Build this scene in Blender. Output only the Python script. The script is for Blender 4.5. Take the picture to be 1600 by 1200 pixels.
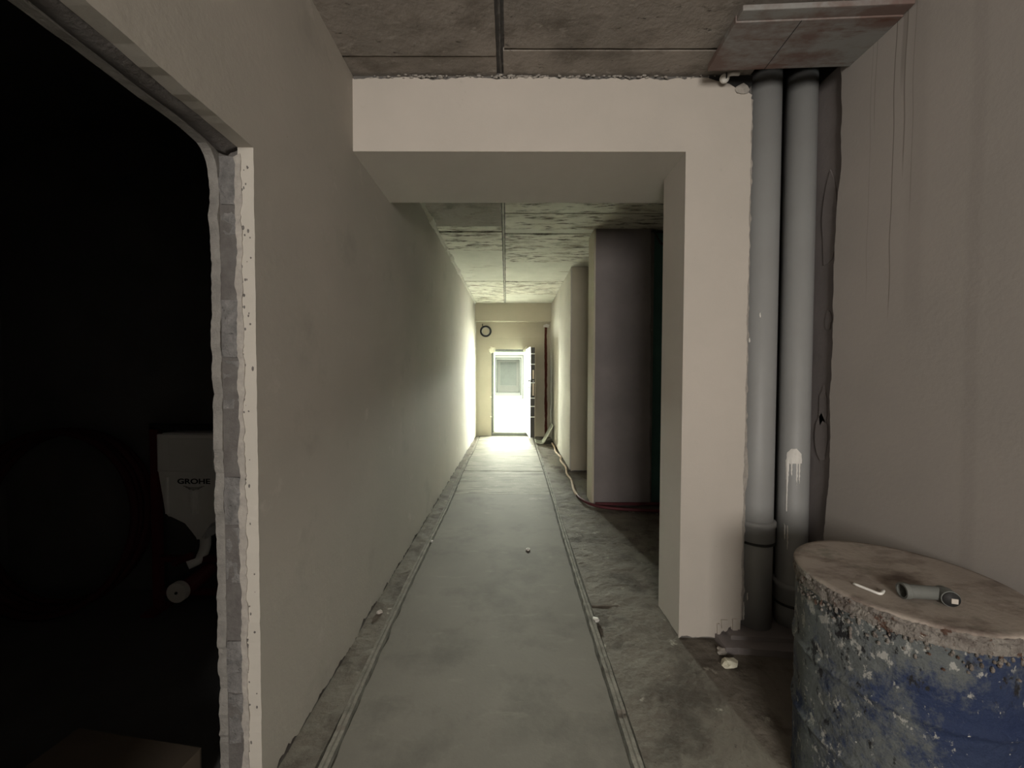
import bpy, bmesh, math, random
from mathutils import Vector, Matrix, noise, geometry

for o in list(bpy.data.objects):
    bpy.data.objects.remove(o)
COL = bpy.context.scene.collection
SC = bpy.context.scene
R = math.radians

# ------------------------------------------------------------------ camera
cam_d = bpy.data.cameras.new('camera')
cam = bpy.data.objects.new('camera', cam_d)
COL.objects.link(cam)
cam_d.sensor_width = 36
cam_d.lens = 610 / 1600 * 36
cam_d.clip_start = 0.02
cam.location = (0, 0, 1.435)
cam.rotation_euler = (Matrix.Rotation(R(0.19), 3, 'Z') @ Matrix.Rotation(R(90 - 1.5), 3, 'X') @ Matrix.Rotation(R(0.18), 3, 'Z')).to_euler()
SC.camera = cam

# ------------------------------------------------------------------ world, lights, exposure
SC.view_settings.view_transform = 'Standard'
SC.view_settings.look = 'None'
SC.view_settings.gamma = 1
SC.view_settings.use_curve_mapping = False
SC.view_settings.exposure = 1.75
w = bpy.data.worlds.new('overcast_sky')
SC.world = w
w.use_nodes = True
w.node_tree.nodes['Background'].inputs[0].default_value = (0.86, 0.93, 0.9, 1)
w.node_tree.nodes['Background'].inputs[1].default_value = 0.75


def area(name, loc, rot, sx, sy, power, color):
    d = bpy.data.lights.new(name, 'AREA')
    d.shape = 'RECTANGLE'
    d.size, d.size_y = sx, sy
    d.energy = power
    d.color = color
    o = bpy.data.objects.new(name, d)
    COL.objects.link(o)
    o.location = loc
    o.rotation_euler = rot
    return o


# daylight of the window in the wall behind the camera
area('window_daylight', (-0.02, -3.42, 1.85), (R(90), 0, 0), 1.46, 1.5, 53, (1.0, 0.93, 0.86))
# unseen lights added to brighten the outer corridor and throw light through the door
for k, (yy, pw) in enumerate([(10.5, 60), (13.9, 720), (17.1, 26), (20.6, 21), (24.2, 18), (27.9, 16)]):
    area('corridor_fill_light', (-0.0131 * yy + 0.05, yy, (2.72, 2.6, 2.9)[min(k, 2)]), (R((-48, -74, 0)[min(k, 2)]), 0, 0), 1.1, 0.5, pw, (0.94, 1.0, 0.86))

# daylight through the two side bays of the outer corridor next to the door
for sd_ in (-1, 1):
    area('corridor_bay_daylight', (sd_ * 1.06 - 0.13, 10.0, 1.55), (R(90), 0, R(sd_ * 90 + sd_ * 35)), 0.9, 1.5, 210, (0.95, 1.0, 0.88))


# ------------------------------------------------------------------ materials
def mat(name, c1, c2=None, scale=3.0, rough=0.9, bump=0.15, bscale=60, spots=(), stretch=(1, 1, 1), spec=0.2, metal=0.0, fn=None):
    m = bpy.data.materials.new(name)
    m.use_nodes = True
    nt = m.node_tree
    N, L = nt.nodes, nt.links
    b = N['Principled BSDF']
    b.inputs['Roughness'].default_value = rough
    b.inputs['Specular IOR Level'].default_value = spec
    b.inputs['Metallic'].default_value = metal
    tc = N.new('ShaderNodeTexCoord')
    mp = N.new('ShaderNodeMapping')
    mp.inputs['Scale'].default_value = stretch
    L.new(tc.outputs['Object'], mp.inputs[0])

    def noise_tex(s, detail=5, r=0.6, off=0.0, st=None):
        n = N.new('ShaderNodeTexNoise')
        n.inputs['Scale'].default_value = s
        n.inputs['Detail'].default_value = detail
        n.inputs['Roughness'].default_value = r
        src = mp
        if off or st:
            src = N.new('ShaderNodeMapping')
            src.inputs['Location'].default_value = (off, off * 0.7, off * 1.3)
            src.inputs['Scale'].default_value = st or stretch
            L.new(tc.outputs['Object'], src.inputs[0])
        L.new(src.outputs[0], n.inputs['Vector'])
        return n.outputs['Fac']

    def mix(fac, a, bcol):
        x = N.new('ShaderNodeMix')
        x.data_type = 'RGBA'
        if isinstance(fac, float):
            x.inputs[0].default_value = fac
        else:
            L.new(fac, x.inputs[0])
        for i, v in ((6, a), (7, bcol)):
            if isinstance(v, tuple):
                x.inputs[i].default_value = (*v, 1)
            else:
                L.new(v, x.inputs[i])
        return x.outputs[2]

    def ramp(v, lo, hi):
        r_ = N.new('ShaderNodeMapRange')
        r_.inputs['From Min'].default_value = lo
        r_.inputs['From Max'].default_value = hi
        L.new(v, r_.inputs['Value'])
        return r_.outputs[0]

    col = mix(ramp(noise_tex(scale), 0.3, 0.7), c1, c2 or c1)
    for i, sp in enumerate(spots):           # (scale, low, high, colour[, stretch])
        st = sp[4] if len(sp) > 4 else None
        col = mix(ramp(noise_tex(sp[0], 6, 0.65, 3.1 + 7.7 * i, st), sp[1], sp[2]), col, sp[3])
    if fn:
        col = fn(N, L, tc, col, mix, ramp, noise_tex)
    L.new(col, b.inputs['Base Color'])
    if bump:
        bp = N.new('ShaderNodeBump')
        bp.inputs['Strength'].default_value = bump
        bp.inputs['Distance'].default_value = 0.01
        L.new(noise_tex(bscale, 6, 0.65, 1.7, (1, 1, 1)), bp.inputs['Height'])
        L.new(bp.outputs[0], b.inputs['Normal'])
    return m


def math_node(N, L, op, a, b=None, c=None):
    n = N.new('ShaderNodeMath')
    n.operation = op
    for i, v in enumerate((a, b, c)):
        if v is None:
            continue
        if isinstance(v, (int, float)):
            n.inputs[i].default_value = v
        else:
            L.new(v, n.inputs[i])
    return n.outputs[0]


def drips(N, L, tc, col, mix, ramp, nt_):
    """thin dried water runs down the right wall, each with its own place, top and length"""
    sep = N.new('ShaderNodeSeparateXYZ')
    L.new(tc.outputs['Object'], sep.inputs[0])
    wob = math_node(N, L, 'MULTIPLY', math_node(N, L, 'SUBTRACT', nt_(1.6, 2, 0.5, 5.0, (0.01, 0.01, 1)), 0.5), 0.05)
    y = math_node(N, L, 'ADD', sep.outputs[1], wob)
    for (yy, z0, wd, st) in ((1.700, 1.66, 0.0028, 0.75), (1.655, 2.25, 0.004, 0.6), (1.62, 2.05, 0.0025, 0.35), (1.79, 2.5, 0.003, 0.35),
                             (1.81, 1.75, 0.003, 0.2), (1.665, 2.6, 0.012, 0.35), (1.60, 1.6, 0.05, 0.10), (1.39, 0.3, 0.03, 0.12)):
        d = math_node(N, L, 'ABSOLUTE', math_node(N, L, 'SUBTRACT', y, yy))
        m1 = ramp(d, wd, wd * 0.4)
        m2 = ramp(sep.outputs[2], z0, z0 + 0.12)
        f = math_node(N, L, 'MULTIPLY', math_node(N, L, 'MULTIPLY', m1, m2), st)
        col = mix(f, col, (0.12, 0.105, 0.09))
    return col


PL = (0.50, 0.455, 0.405)
PL2 = (0.44, 0.405, 0.36)
M = {}
M['plaster'] = mat('grey_white_plaster', PL, PL2, 1.2, bump=0.10, bscale=45,
                   spots=((9, 0.68, 0.85, (0.36, 0.33, 0.29)), (40, 0.77, 0.80, (0.10, 0.09, 0.07))))
M['plaster_left'] = mat('left_wall_plaster', (0.46, 0.425, 0.375), (0.40, 0.375, 0.33), 1.0, bump=0.14, bscale=30,
                        spots=((2.2, 0.58, 0.8, (0.33, 0.31, 0.27)), (6, 0.62, 0.8, (0.52, 0.49, 0.44)), (34, 0.735, 0.77, (0.12, 0.105, 0.085))))
M['plaster_right'] = mat('right_wall_plaster', (0.375, 0.345, 0.32), (0.315, 0.295, 0.275), 0.9, bump=0.10, bscale=50, fn=drips)
M['plaster_tan'] = mat('tan_plaster', (0.50, 0.455, 0.355), (0.44, 0.405, 0.315), 1.5, bump=0.1, bscale=40)
M['skin_rear'] = mat('torn_grey_plaster', (0.30, 0.285, 0.26), (0.21, 0.20, 0.185), 18, bump=0.6, bscale=70)
M['plaster_far'] = mat('far_wall_plaster', (0.50, 0.475, 0.41), (0.43, 0.41, 0.355), 2.2, bump=0.3, bscale=25, spots=((5, 0.6, 0.75, (0.37, 0.35, 0.30)),))
M['plaster_raw'] = mat('raw_plaster_edge', (0.40, 0.37, 0.33), (0.28, 0.26, 0.235), 30, bump=0.5, bscale=90)
M['concrete_ceiling'] = mat('cast_concrete', (0.32, 0.285, 0.25), (0.22, 0.20, 0.175), 3.2, bump=0.55, bscale=28,
                            spots=((3.5, 0.52, 0.72, (0.15, 0.13, 0.11), (1, 1.7, 1)), (11, 0.60, 0.70, (0.36, 0.33, 0.29), (1, 2.2, 1)), (14, 0.64, 0.70, (0.08, 0.07, 0.06), (1, 2.4, 1))))
M['concrete_stained'] = mat('mould_stained_concrete', (0.68, 0.66, 0.57), (0.55, 0.53, 0.45), 3, bump=0.35, bscale=35,
                            spots=((3.0, 0.50, 0.68, (0.27, 0.235, 0.18), (1, 2.2, 1)), (8, 0.53, 0.63, (0.10, 0.085, 0.065), (0.6, 2.5, 1))))
M['concrete_pale'] = mat('pale_cast_concrete', (0.64, 0.63, 0.55), (0.54, 0.53, 0.46), 3, bump=0.3, bscale=35,
                         spots=((5, 0.62, 0.72, (0.24, 0.21, 0.165), (0.5, 2.5, 1)),))
M['concrete_dark'] = mat('dark_bare_concrete', (0.15, 0.14, 0.13), (0.105, 0.10, 0.095), 4, bump=0.4, bscale=40,
                         spots=((7, 0.66, 0.72, (0.28, 0.27, 0.25)),))
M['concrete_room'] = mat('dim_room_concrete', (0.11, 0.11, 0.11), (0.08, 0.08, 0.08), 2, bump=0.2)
M['grey_render'] = mat('grey_cement_render', (0.235, 0.21, 0.205), (0.185, 0.168, 0.165), 2.2, bump=0.25, bscale=30,
                       spots=((5, 0.62, 0.8, (0.15, 0.135, 0.13)),))
M['green_board'] = mat('green_moisture_board', (0.06, 0.13, 0.115), (0.045, 0.10, 0.09), 3, bump=0.05)
M['block'] = mat('grey_concrete_block', (0.27, 0.26, 0.25), (0.15, 0.145, 0.14), 30, bump=1.0, bscale=110,
                 spots=((16, 0.70, 0.76, (0.60, 0.57, 0.53)), (45, 0.62, 0.68, (0.10, 0.095, 0.09))))
M['mortar'] = mat('dark_mortar', (0.16, 0.15, 0.14), (0.11, 0.10, 0.095), 20, bump=0.6, bscale=80)
M['screed'] = mat('smooth_cement_screed', (0.185, 0.170, 0.147), (0.145, 0.133, 0.115), 1.3, bump=0.08, bscale=60,
                  spots=((2.6, 0.5, 0.72, (0.112, 0.102, 0.088)), (7, 0.6, 0.8, (0.215, 0.20, 0.172), (0.6, 2, 1)), (2.0, 0.68, 0.75, (0.28, 0.26, 0.23), (1, 2, 1)), (55, 0.74, 0.78, (0.16, 0.14, 0.12))))
M['screed_rough'] = mat('rough_cement_screed', (0.235, 0.22, 0.185), (0.165, 0.152, 0.125), 3, bump=0.4, bscale=40,
                        spots=((3.2, 0.52, 0.66, (0.09, 0.08, 0.062), (0.6, 3.2, 1)), (7, 0.60, 0.68, (0.36, 0.34, 0.29), (0.6, 3, 1))))
M['floor'] = mat('stained_rough_concrete_floor', (0.185, 0.165, 0.137), (0.125, 0.11, 0.092), 2.5, bump=0.6, bscale=40,
                 spots=((3.5, 0.50, 0.62, (0.085, 0.073, 0.06)), (9, 0.64, 0.70, (0.34, 0.32, 0.27)), (26, 0.66, 0.70, (0.07, 0.06, 0.05))))
M['rail'] = mat('mortar_rail', (0.26, 0.24, 0.205), (0.14, 0.13, 0.11), 14, bump=0.7, bscale=60,
                spots=((18, 0.66, 0.72, (0.10, 0.09, 0.075)),))
M['groove'] = mat('dark_groove_brown', (0.075, 0.065, 0.052), (0.05, 0.045, 0.037), 12, bump=0.5)  # darker brown than the floor, for the groove beds
M['pipe'] = mat('grey_sewer_plastic', (0.275, 0.28, 0.275), (0.245, 0.245, 0.24), 3, rough=0.5, bump=0.03, spec=0.35,
                spots=((26, 0.75, 0.78, (0.42, 0.40, 0.37), (1, 1, 0.4)),))
M['pipe_dark'] = mat('dark_grey_plastic', (0.15, 0.155, 0.145), (0.12, 0.125, 0.115), 12, rough=0.6, bump=0.08, spec=0.3)
M['gasket'] = mat('black_rubber', (0.02, 0.02, 0.02), (0.03, 0.03, 0.03), 8, rough=0.6, bump=0.05)
M['white'] = mat('white_paint', (0.72, 0.70, 0.66), (0.62, 0.60, 0.56), 20, rough=0.6, bump=0.2)
M['white_plastic'] = mat('white_plastic', (0.75, 0.74, 0.70), (0.70, 0.69, 0.65), 10, rough=0.4, bump=0.03, spec=0.4)
M['film'] = mat('white_wrapping_film', (0.80, 0.85, 0.80), (0.62, 0.68, 0.64), 18, rough=0.3, bump=0.7, bscale=25, spec=0.5)
M['foam'] = mat('pale_mounting_foam', (0.78, 0.76, 0.62), (0.66, 0.63, 0.50), 20, bump=0.8, bscale=50)
M['door_dark'] = mat('dark_bronze_steel', (0.05, 0.047, 0.045), (0.04, 0.037, 0.035), 10, rough=0.45, bump=0.05, spec=0.4)
M['frame_grey'] = mat('grey_steel_frame', (0.17, 0.18, 0.16), (0.13, 0.14, 0.125), 10, rough=0.5, bump=0.05)
M['steel'] = mat('satin_steel', (0.45, 0.44, 0.42), (0.38, 0.37, 0.35), 10, rough=0.35, bump=0.03, metal=0.9, spec=0.5)
M['cream'] = mat('cream_plate', (0.72, 0.62, 0.48), (0.66, 0.57, 0.44), 10, rough=0.5, bump=0.03)
M['rust'] = mat('rust_red_foam', (0.12, 0.035, 0.02), (0.07, 0.02, 0.012), 25, bump=0.9, bscale=60)
M['shelf'] = mat('painted_board', (0.27, 0.27, 0.255), (0.24, 0.235, 0.225), 3, rough=0.6, bump=0.08,
                 spots=((2.2, 0.44, 0.58, (0.17, 0.12, 0.105), (1.2, 3, 1)), (2.4, 0.56, 0.68, (0.13, 0.06, 0.042), (1.0, 6, 1))))
M['red_hose'] = mat('red_corrugated_conduit', (0.13, 0.035, 0.04), (0.08, 0.025, 0.03), 6, rough=0.55, bump=0.1)
M['lit_hose'] = mat('lit_red_conduit', (0.56, 0.44, 0.34), (0.44, 0.33, 0.25), 9, rough=0.8, bump=0.2,  # paler copy of the red hose; light on it is in the colour
                      spots=((14, 0.6, 0.66, (0.3, 0.13, 0.1)),))
M['coil'] = mat('dull_red_coil_plastic', (0.05, 0.012, 0.014), (0.04, 0.01, 0.012), 6, rough=0.8, bump=0.05)
M['red_steel'] = mat('dark_red_powder_coated_steel', (0.10, 0.018, 0.022), (0.08, 0.014, 0.018), 6, rough=0.5, bump=0.03)
M['cistern'] = mat('pale_moulded_plastic', (0.80, 0.81, 0.80), (0.72, 0.73, 0.72), 4, rough=0.5, bump=0.05)
M['ink'] = mat('black_print', (0.015, 0.015, 0.018), (0.02, 0.02, 0.02), 4, rough=0.6, bump=0)
M['cardboard'] = mat('brown_cardboard', (0.10, 0.08, 0.06), (0.08, 0.065, 0.05), 5, bump=0.1)
M['board'] = mat('pale_green_sheet', (0.74, 0.76, 0.66), (0.62, 0.65, 0.56), 6, rough=0.6, bump=0.2)
M['outer_wall'] = mat('white_corridor_paint', (0.80, 0.80, 0.76), (0.74, 0.74, 0.70), 2, bump=0.05)
M['outer_floor'] = mat('pale_corridor_floor', (0.76, 0.77, 0.74), (0.68, 0.69, 0.66), 1.5, rough=0.5, bump=0.05)
M['outline_grey'] = mat('grey_shade_outline', (0.22, 0.24, 0.22), (0.18, 0.20, 0.18), 5, rough=0.5, bump=0.02)  # grey for added strips that paint shade at the portals
M['glass_far'] = mat('dusty_frosted_pane', (0.66, 0.70, 0.66), (0.55, 0.58, 0.55), 1.2, rough=0.5, bump=0.02)
M['lid'] = mat('dusty_stained_lid', (0.38, 0.335, 0.285), (0.27, 0.23, 0.20), 3, rough=0.8, bump=0.2, bscale=50,
               spots=((4, 0.50, 0.66, (0.13, 0.10, 0.085), (1, 1.8, 1)), (7, 0.58, 0.7, (0.21, 0.20, 0.165)), (40, 0.72, 0.76, (0.5, 0.46, 0.40))))
M['crust'] = mat('dried_paint_crust', (0.30, 0.28, 0.25), (0.12, 0.10, 0.09), 34, bump=1.0, bscale=90,
                 spots=((28, 0.58, 0.64, (0.10, 0.06, 0.045)), (38, 0.66, 0.70, (0.55, 0.52, 0.46))))


def drum_paint(N, L, tc, col, mix, ramp, nt_):
    sep = N.new('ShaderNodeSeparateXYZ')
    L.new(tc.outputs['Object'], sep.inputs[0])
    # more grey cement smear towards the rim and the left side of the barrel
    a = ramp(sep.outputs[2], 0.42, 0.76)
    b = ramp(sep.outputs[0], -0.08, -0.30)
    s = math_node(N, L, 'ADD', math_node(N, L, 'MULTIPLY', a, 0.13), math_node(N, L, 'MULTIPLY', b, 0.16))
    n1 = math_node(N, L, 'ADD', nt_(6, 10, 0.82, 11, (1, 1, 0.8)), s)
    col = mix(ramp(n1, 0.54, 0.66), col, (0.105, 0.115, 0.115))
    n2 = math_node(N, L, 'ADD', nt_(30, 6, 0.7, 17, (1, 1, 0.6)), math_node(N, L, 'MULTIPLY', s, 0.45))
    col = mix(ramp(n2, 0.64, 0.68), col, (0.30, 0.30, 0.28))
    n3 = math_node(N, L, 'ADD', nt_(20, 6, 0.7, 23, (1, 1, 0.5)), math_node(N, L, 'MULTIPLY', s, 0.5))
    col = mix(ramp(n3, 0.66, 0.70), col, (0.02, 0.02, 0.022))
    col = mix(ramp(nt_(60, 3, 0.5, 31), 0.73, 0.75), col, (0.50, 0.49, 0.46))
    return col


M['drum'] = mat('blue_paint_with_cement_smears', (0.017, 0.028, 0.075), (0.03, 0.043, 0.085), 5, rough=0.7, bump=0.9, bscale=45, fn=drum_paint)


# ------------------------------------------------------------------ mesh helpers
def link(name, me, m, parent=None, smooth=False):
    if m is not None and not me.materials:
        me.materials.append(m)
    if smooth:
        for p in me.polygons:
            p.use_smooth = True
    o = bpy.data.objects.new(name, me)
    COL.objects.link(o)
    if parent is not None:
        o.parent = parent
    return o


def from_bm(name, bm, m, parent=None, smooth=False):
    bmesh.ops.recalc_face_normals(bm, faces=bm.faces)
    me = bpy.data.meshes.new(name)
    bm.to_mesh(me)
    bm.free()
    return link(name, me, m, parent, smooth)


def tag(o, label=None, cat=None, group=None, kind=None):
    if label:
        o['label'] = label
    if cat:
        o['category'] = cat
    if group:
        o['group'] = group
    if kind:
        o['kind'] = kind
    return o


def empty(name, loc=(0, 0, 0), rz=0.0):
    o = bpy.data.objects.new(name, None)
    o.empty_display_size = 0.1
    COL.objects.link(o)
    o.location = loc
    o.rotation_euler = (0, 0, rz)
    return o


def add_box(bm, x0, x1, y0, y1, z0, z1, bevel=0.0):
    r_ = bmesh.ops.create_cube(bm, size=1)
    bmesh.ops.scale(bm, vec=(abs(x1 - x0), abs(y1 - y0), abs(z1 - z0)), verts=r_['verts'])
    bmesh.ops.translate(bm, vec=((x0 + x1) / 2, (y0 + y1) / 2, (z0 + z1) / 2), verts=r_['verts'])
    if bevel:
        es = list({e for v in r_['verts'] for e in v.link_edges})
        bmesh.ops.bevel(bm, geom=es, offset=bevel, segments=2, affect='EDGES', profile=0.6)


def box(name, m, parent, x0, x1, y0, y1, z0, z1, bevel=0.0):
    bm = bmesh.new()
    add_box(bm, x0, x1, y0, y1, z0, z1, bevel)
    return from_bm(name, bm, m, parent)


def boxes(name, m, parent, lst, bevel=0.0):
    bm = bmesh.new()
    for b in lst:
        add_box(bm, *b, bevel)
    return from_bm(name, bm, m, parent)


def rag(p, q, step, amp, seed=0.0, freq=9.0, bias=0.0):
    """points from p to q (q left out) with a ragged sideways wander"""
    p, q = Vector(p), Vector(q)
    d = q - p
    n = max(1, int(d.length / step))
    perp = Vector((-d.y, d.x)).normalized()
    out = []
    for i in range(n):
        t = i / n
        c = p + d * t
        s = t * d.length
        f = noise.noise((s * freq, seed, 0.3)) * 0.7 + noise.noise((s * freq * 4.1, seed + 5, 0.3)) * 0.45
        k = 0.0 if i == 0 else 1.0
        out.append(tuple(c + perp * amp * (f + bias) * k))
    return out


def slab(name, m, parent, outline, axis, a, b):
    """2D outline extruded from a to b along axis; 'x': (y,z), 'y': (x,z), 'z': (x,y)"""
    bm = bmesh.new()

    def pt(u, v, t):
        return {'x': (t, u, v), 'y': (u, t, v), 'z': (u, v, t)}[axis]
    clean = []
    for p in outline:
        if not clean or (abs(p[0] - clean[-1][0]) + abs(p[1] - clean[-1][1])) > 1e-5:
            clean.append(p)
    if abs(clean[0][0] - clean[-1][0]) + abs(clean[0][1] - clean[-1][1]) < 1e-5:
        clean.pop()
    outline = clean
    vs = [bm.verts.new(pt(u, v, a)) for u, v in outline]
    ve = [bm.verts.new(pt(u, v, b)) for u, v in outline]
    n = len(vs)
    for t in geometry.tessellate_polygon([[Vector((u, v, 0)) for u, v in outline]]):
        if len(set(t)) == 3:
            bm.faces.new([vs[i] for i in t])
            bm.faces.new([ve[i] for i in reversed(t)])
    for i in range(n):
        bm.faces.new((vs[i], ve[i], ve[(i + 1) % n], vs[(i + 1) % n]))
    return from_bm(name, bm, m, parent)


def tube(name, m, parent, pts, r, seg=12, closed=False, ribs=0.0, caps=True, smooth=True, samples=None):
    bm = bmesh.new()
    add_tube(bm, pts, r, seg, closed, ribs, caps, samples)
    return from_bm(name, bm, m, parent, smooth)


def catmull(pts, n):
    P = [Vector(p) for p in pts]
    P = [2 * P[0] - P[1]] + P + [2 * P[-1] - P[-2]]
    out = []
    for i in range(1, len(P) - 2):
        for k in range(n):
            t = k / n
            a, b, c, d = P[i - 1], P[i], P[i + 1], P[i + 2]
            out.append(0.5 * ((2 * b) + (c - a) * t + (2 * a - 5 * b + 4 * c - d) * t * t + (3 * b - a - 3 * c + d) * t ** 3))
    out.append(P[-2])
    return out


def add_tube(bm, pts, r, seg=12, closed=False, ribs=0.0, caps=True, samples=None):
    P = catmull(pts, samples) if samples else [Vector(p) for p in pts]
    rings = []
    n = len(P)
    prev = None
    for i in range(n):
        if closed:
            t = (P[(i + 1) % n] - P[i - 1]).normalized()
        else:
            t = (P[min(i + 1, n - 1)] - P[max(i - 1, 0)]).normalized()
        if prev is None:
            up = Vector((0, 0, 1)) if abs(t.z) < 0.9 else Vector((1, 0, 0))
            a = t.cross(up).normalized()
        else:
            a = (prev - t * prev.dot(t)).normalized()
        prev = a
        b = t.cross(a)
        rr = (r[i] if isinstance(r, (list, tuple)) else r) * (1 + (ribs if i % 2 else -ribs))
        rings.append([bm.verts.new(P[i] + (a * math.cos(2 * math.pi * k / seg) + b * math.sin(2 * math.pi * k / seg)) * rr) for k in range(seg)])
    m = n if closed else n - 1
    for i in range(m):
        A, B = rings[i], rings[(i + 1) % n]
        for k in range(seg):
            bm.faces.new((A[k], A[(k + 1) % seg], B[(k + 1) % seg], B[k]))
    if caps and not closed:
        bm.faces.new(rings[0])
        bm.faces.new(list(reversed(rings[-1])))


def lathe(name, m, parent, prof, c=(0, 0), seg=64, jitter=None, smooth=True):
    """profile of (radius, z) turned about a vertical axis"""
    bm = bmesh.new()
    rings = []
    for r, z in prof:
        ring = []
        for k in range(seg):
            a = 2 * math.pi * k / seg
            p = Vector((r * math.cos(a), r * math.sin(a), z))
            if jitter:
                p = jitter(p, r, z, a)
            ring.append(bm.verts.new((p.x + c[0], p.y + c[1], p.z)))
        rings.append(ring)
    for A, B in zip(rings, rings[1:]):
        for k in range(seg):
            bm.faces.new((A[k], A[(k + 1) % seg], B[(k + 1) % seg], B[k]))
    if prof[0][0] > 1e-4:
        bm.faces.new(list(reversed(rings[0])))
    if prof[-1][0] > 1e-4:
        bm.faces.new(rings[-1])
    return from_bm(name, bm, m, parent, smooth)


def lump(name, m, parent, c, s, seed=0, sub=2):
    bm = bmesh.new()
    bmesh.ops.create_icosphere(bm, subdivisions=sub, radius=1)
    for v in bm.verts:
        n = noise.noise(v.co * 1.3 + Vector((seed, seed * 2, 1))) * 0.5 + noise.noise(v.co * 3.1 + Vector((seed, 3, 1))) * 0.25
        v.co *= 1 + n
        v.co = Vector((v.co.x * s[0] + c[0], v.co.y * s[1] + c[1], max(-s[2] * 0.75, v.co.z * s[2]) + c[2]))
    return from_bm(name, bm, m, parent)


# ------------------------------------------------------------------ dimensions (metres, y runs down the corridor)
XL = -0.850           # left wall face
XR = 1.62             # right wall face near the camera
XP = 0.904            # inner face of first pier
H = 3.0
YJ = 1.29             # far jamb of the side opening
ZL = 2.17             # underside of its lintel
B0, B1, BZ = 2.089, 2.706, 2.606    # first beam
YE = 8.93             # end wall
YB = -3.2             # wall behind the camera

# ------------------------------------------------------------------ floor
floor = boxes('floor', M['floor'], None, [(-3.45, 2.75, YB - 0.2, YE + 0.2, -0.25, -0.03)])
tag(floor, 'rough stained concrete floor with a smooth cement strip down the corridor', 'floor', kind='structure')


def rough_strip(name, x0, x1, y0, y1, m, amp, nx, ny, seed, parent):
    bm = bmesh.new()
    g = []
    for j in range(ny + 1):
        row = []
        for i in range(nx + 1):
            x = x0 + (x1 - x0) * i / nx
            y = y0 + (y1 - y0) * j / ny
            z = amp * (noise.noise((x * 3, y * 3, seed)) + 0.6 * noise.noise((x * 11, y * 11, seed)) + 0.3 * noise.noise((x * 31, y * 31, seed)))
            row.append(bm.verts.new((x, y, z - amp * 0.5 - 0.003)))
        g.append(row)
    for j in range(ny):
        for i in range(nx):
            bm.faces.new((g[j][i], g[j][i + 1], g[j + 1][i + 1], g[j + 1][i]))
    # skirt down into the slab
    edge = [g[0][i] for i in range(nx + 1)] + [g[j][nx] for j in range(1, ny + 1)] + [g[ny][i] for i in range(nx - 1, -1, -1)] + [g[j][0] for j in range(ny - 1, 0, -1)]
    low = [bm.verts.new((v.co.x, v.co.y, -0.035)) for v in edge]
    for i in range(len(edge)):
        j = (i + 1) % len(edge)
        bm.faces.new((edge[i], low[i], low[j], edge[j]))
    return from_bm(name, bm, m, parent)


rough_strip('floor_strip', -0.90, -0.72, YB, YE, M['floor'], 0.010, 12, 600, 1.0, floor)
rough_strip('floor_strip', 0.49, 1.70, YB, 2.40, M['floor'], 0.009, 70, 260, 2.0, floor)
rough_strip('floor_strip', 0.49, 2.70, 2.40, YE, M['floor'], 0.009, 70, 260, 3.0, floor)
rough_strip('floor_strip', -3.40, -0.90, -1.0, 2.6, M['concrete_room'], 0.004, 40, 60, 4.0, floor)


def sx(y, side):       # the cement strip wanders slightly
    if side < 0:
        return -0.640 - 0.012 * y + 0.008 * math.sin(y * 1.9)
    return 0.424 + 0.002 * y + 0.006 * math.sin(y * 1.3 + 1)


cuts = [YB, 4.58, 5.68, 7.50, YE]
for i in range(4):
    y0, y1 = cuts[i] + 0.006, cuts[i + 1] - 0.006
    L1, R1 = [], []
    n = int((y1 - y0) / 0.04)
    for k in range(n + 1):
        y = y0 + (y1 - y0) * k / n
        L1.append((sx(y, -1) + 0.012 * noise.noise((y * 9, 1, 0)), y))
        R1.append((sx(y, 1) + 0.007 * noise.noise((y * 9, 4, 0)), y))
    s = slab('screed_slab', M['screed'] if i == 0 else M['screed_rough'], floor, R1 + L1[::-1], 'z', -0.035, 0.012 - 0.003 * (i % 2))
# groove beds, then the narrow mortar rails on both sides
for side, off in ((-1, -0.036), (1, 0.034)):
    bm = bmesh.new()
    prev = None
    n = 900
    for k in range(n + 1):
        y = YB + (YE - YB) * k / n
        c = sx(y, side) + off * 1.0
        hgt = 0.010 + 0.006 * noise.noise((y * 2.3, side, 7)) + 0.004 * noise.noise((y * 17, side, 7))
        wv = 0.021 + 0.005 * noise.noise((y * 1.3, side, 2)) + 0.003 * noise.noise((y * 23, side, 2))
        if noise.noise((y * 1.1, side * 3, 11)) > 0.33:
            hgt *= 0.3
        cs = [(-wv, -0.03), (-wv * 0.8, hgt), (-wv * 0.15, hgt * 1.1), (0.0, hgt - 0.008), (wv * 0.2, hgt * 1.05), (wv * 0.85, hgt * 0.9), (wv, -0.03)]
        ring = [bm.verts.new((c + a, y, b)) for a, b in cs]
        if prev:
            for i in range(6):
                bm.faces.new((prev[i], prev[i + 1], ring[i + 1], ring[i]))
        prev = ring
    from_bm('screed_rail', bm, M['rail'], floor)
box('groove_bed', M['groove'], floor, -0.90, -0.55, YB, YE, -0.034, -0.018)
box('groove_bed', M['groove'], floor, 0.40, 0.52, YB, YE, -0.034, -0.018)
slab('cement_ledge', M['grey_render'], floor, [(1.10, 1.98)] + rag((1.10, 1.98), (1.62, 1.93), 0.03, 0.012, 3)[1:] + [(1.62, 1.93), (1.62, 2.39), (1.10, 2.39)], 'z', -0.03, 0.028)
slab('cement_ledge', M['grey_render'], floor, [(1.16, 2.04), (1.62, 2.0), (1.62, 2.39), (1.16, 2.39)], 'z', 0.02, 0.05)

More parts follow.
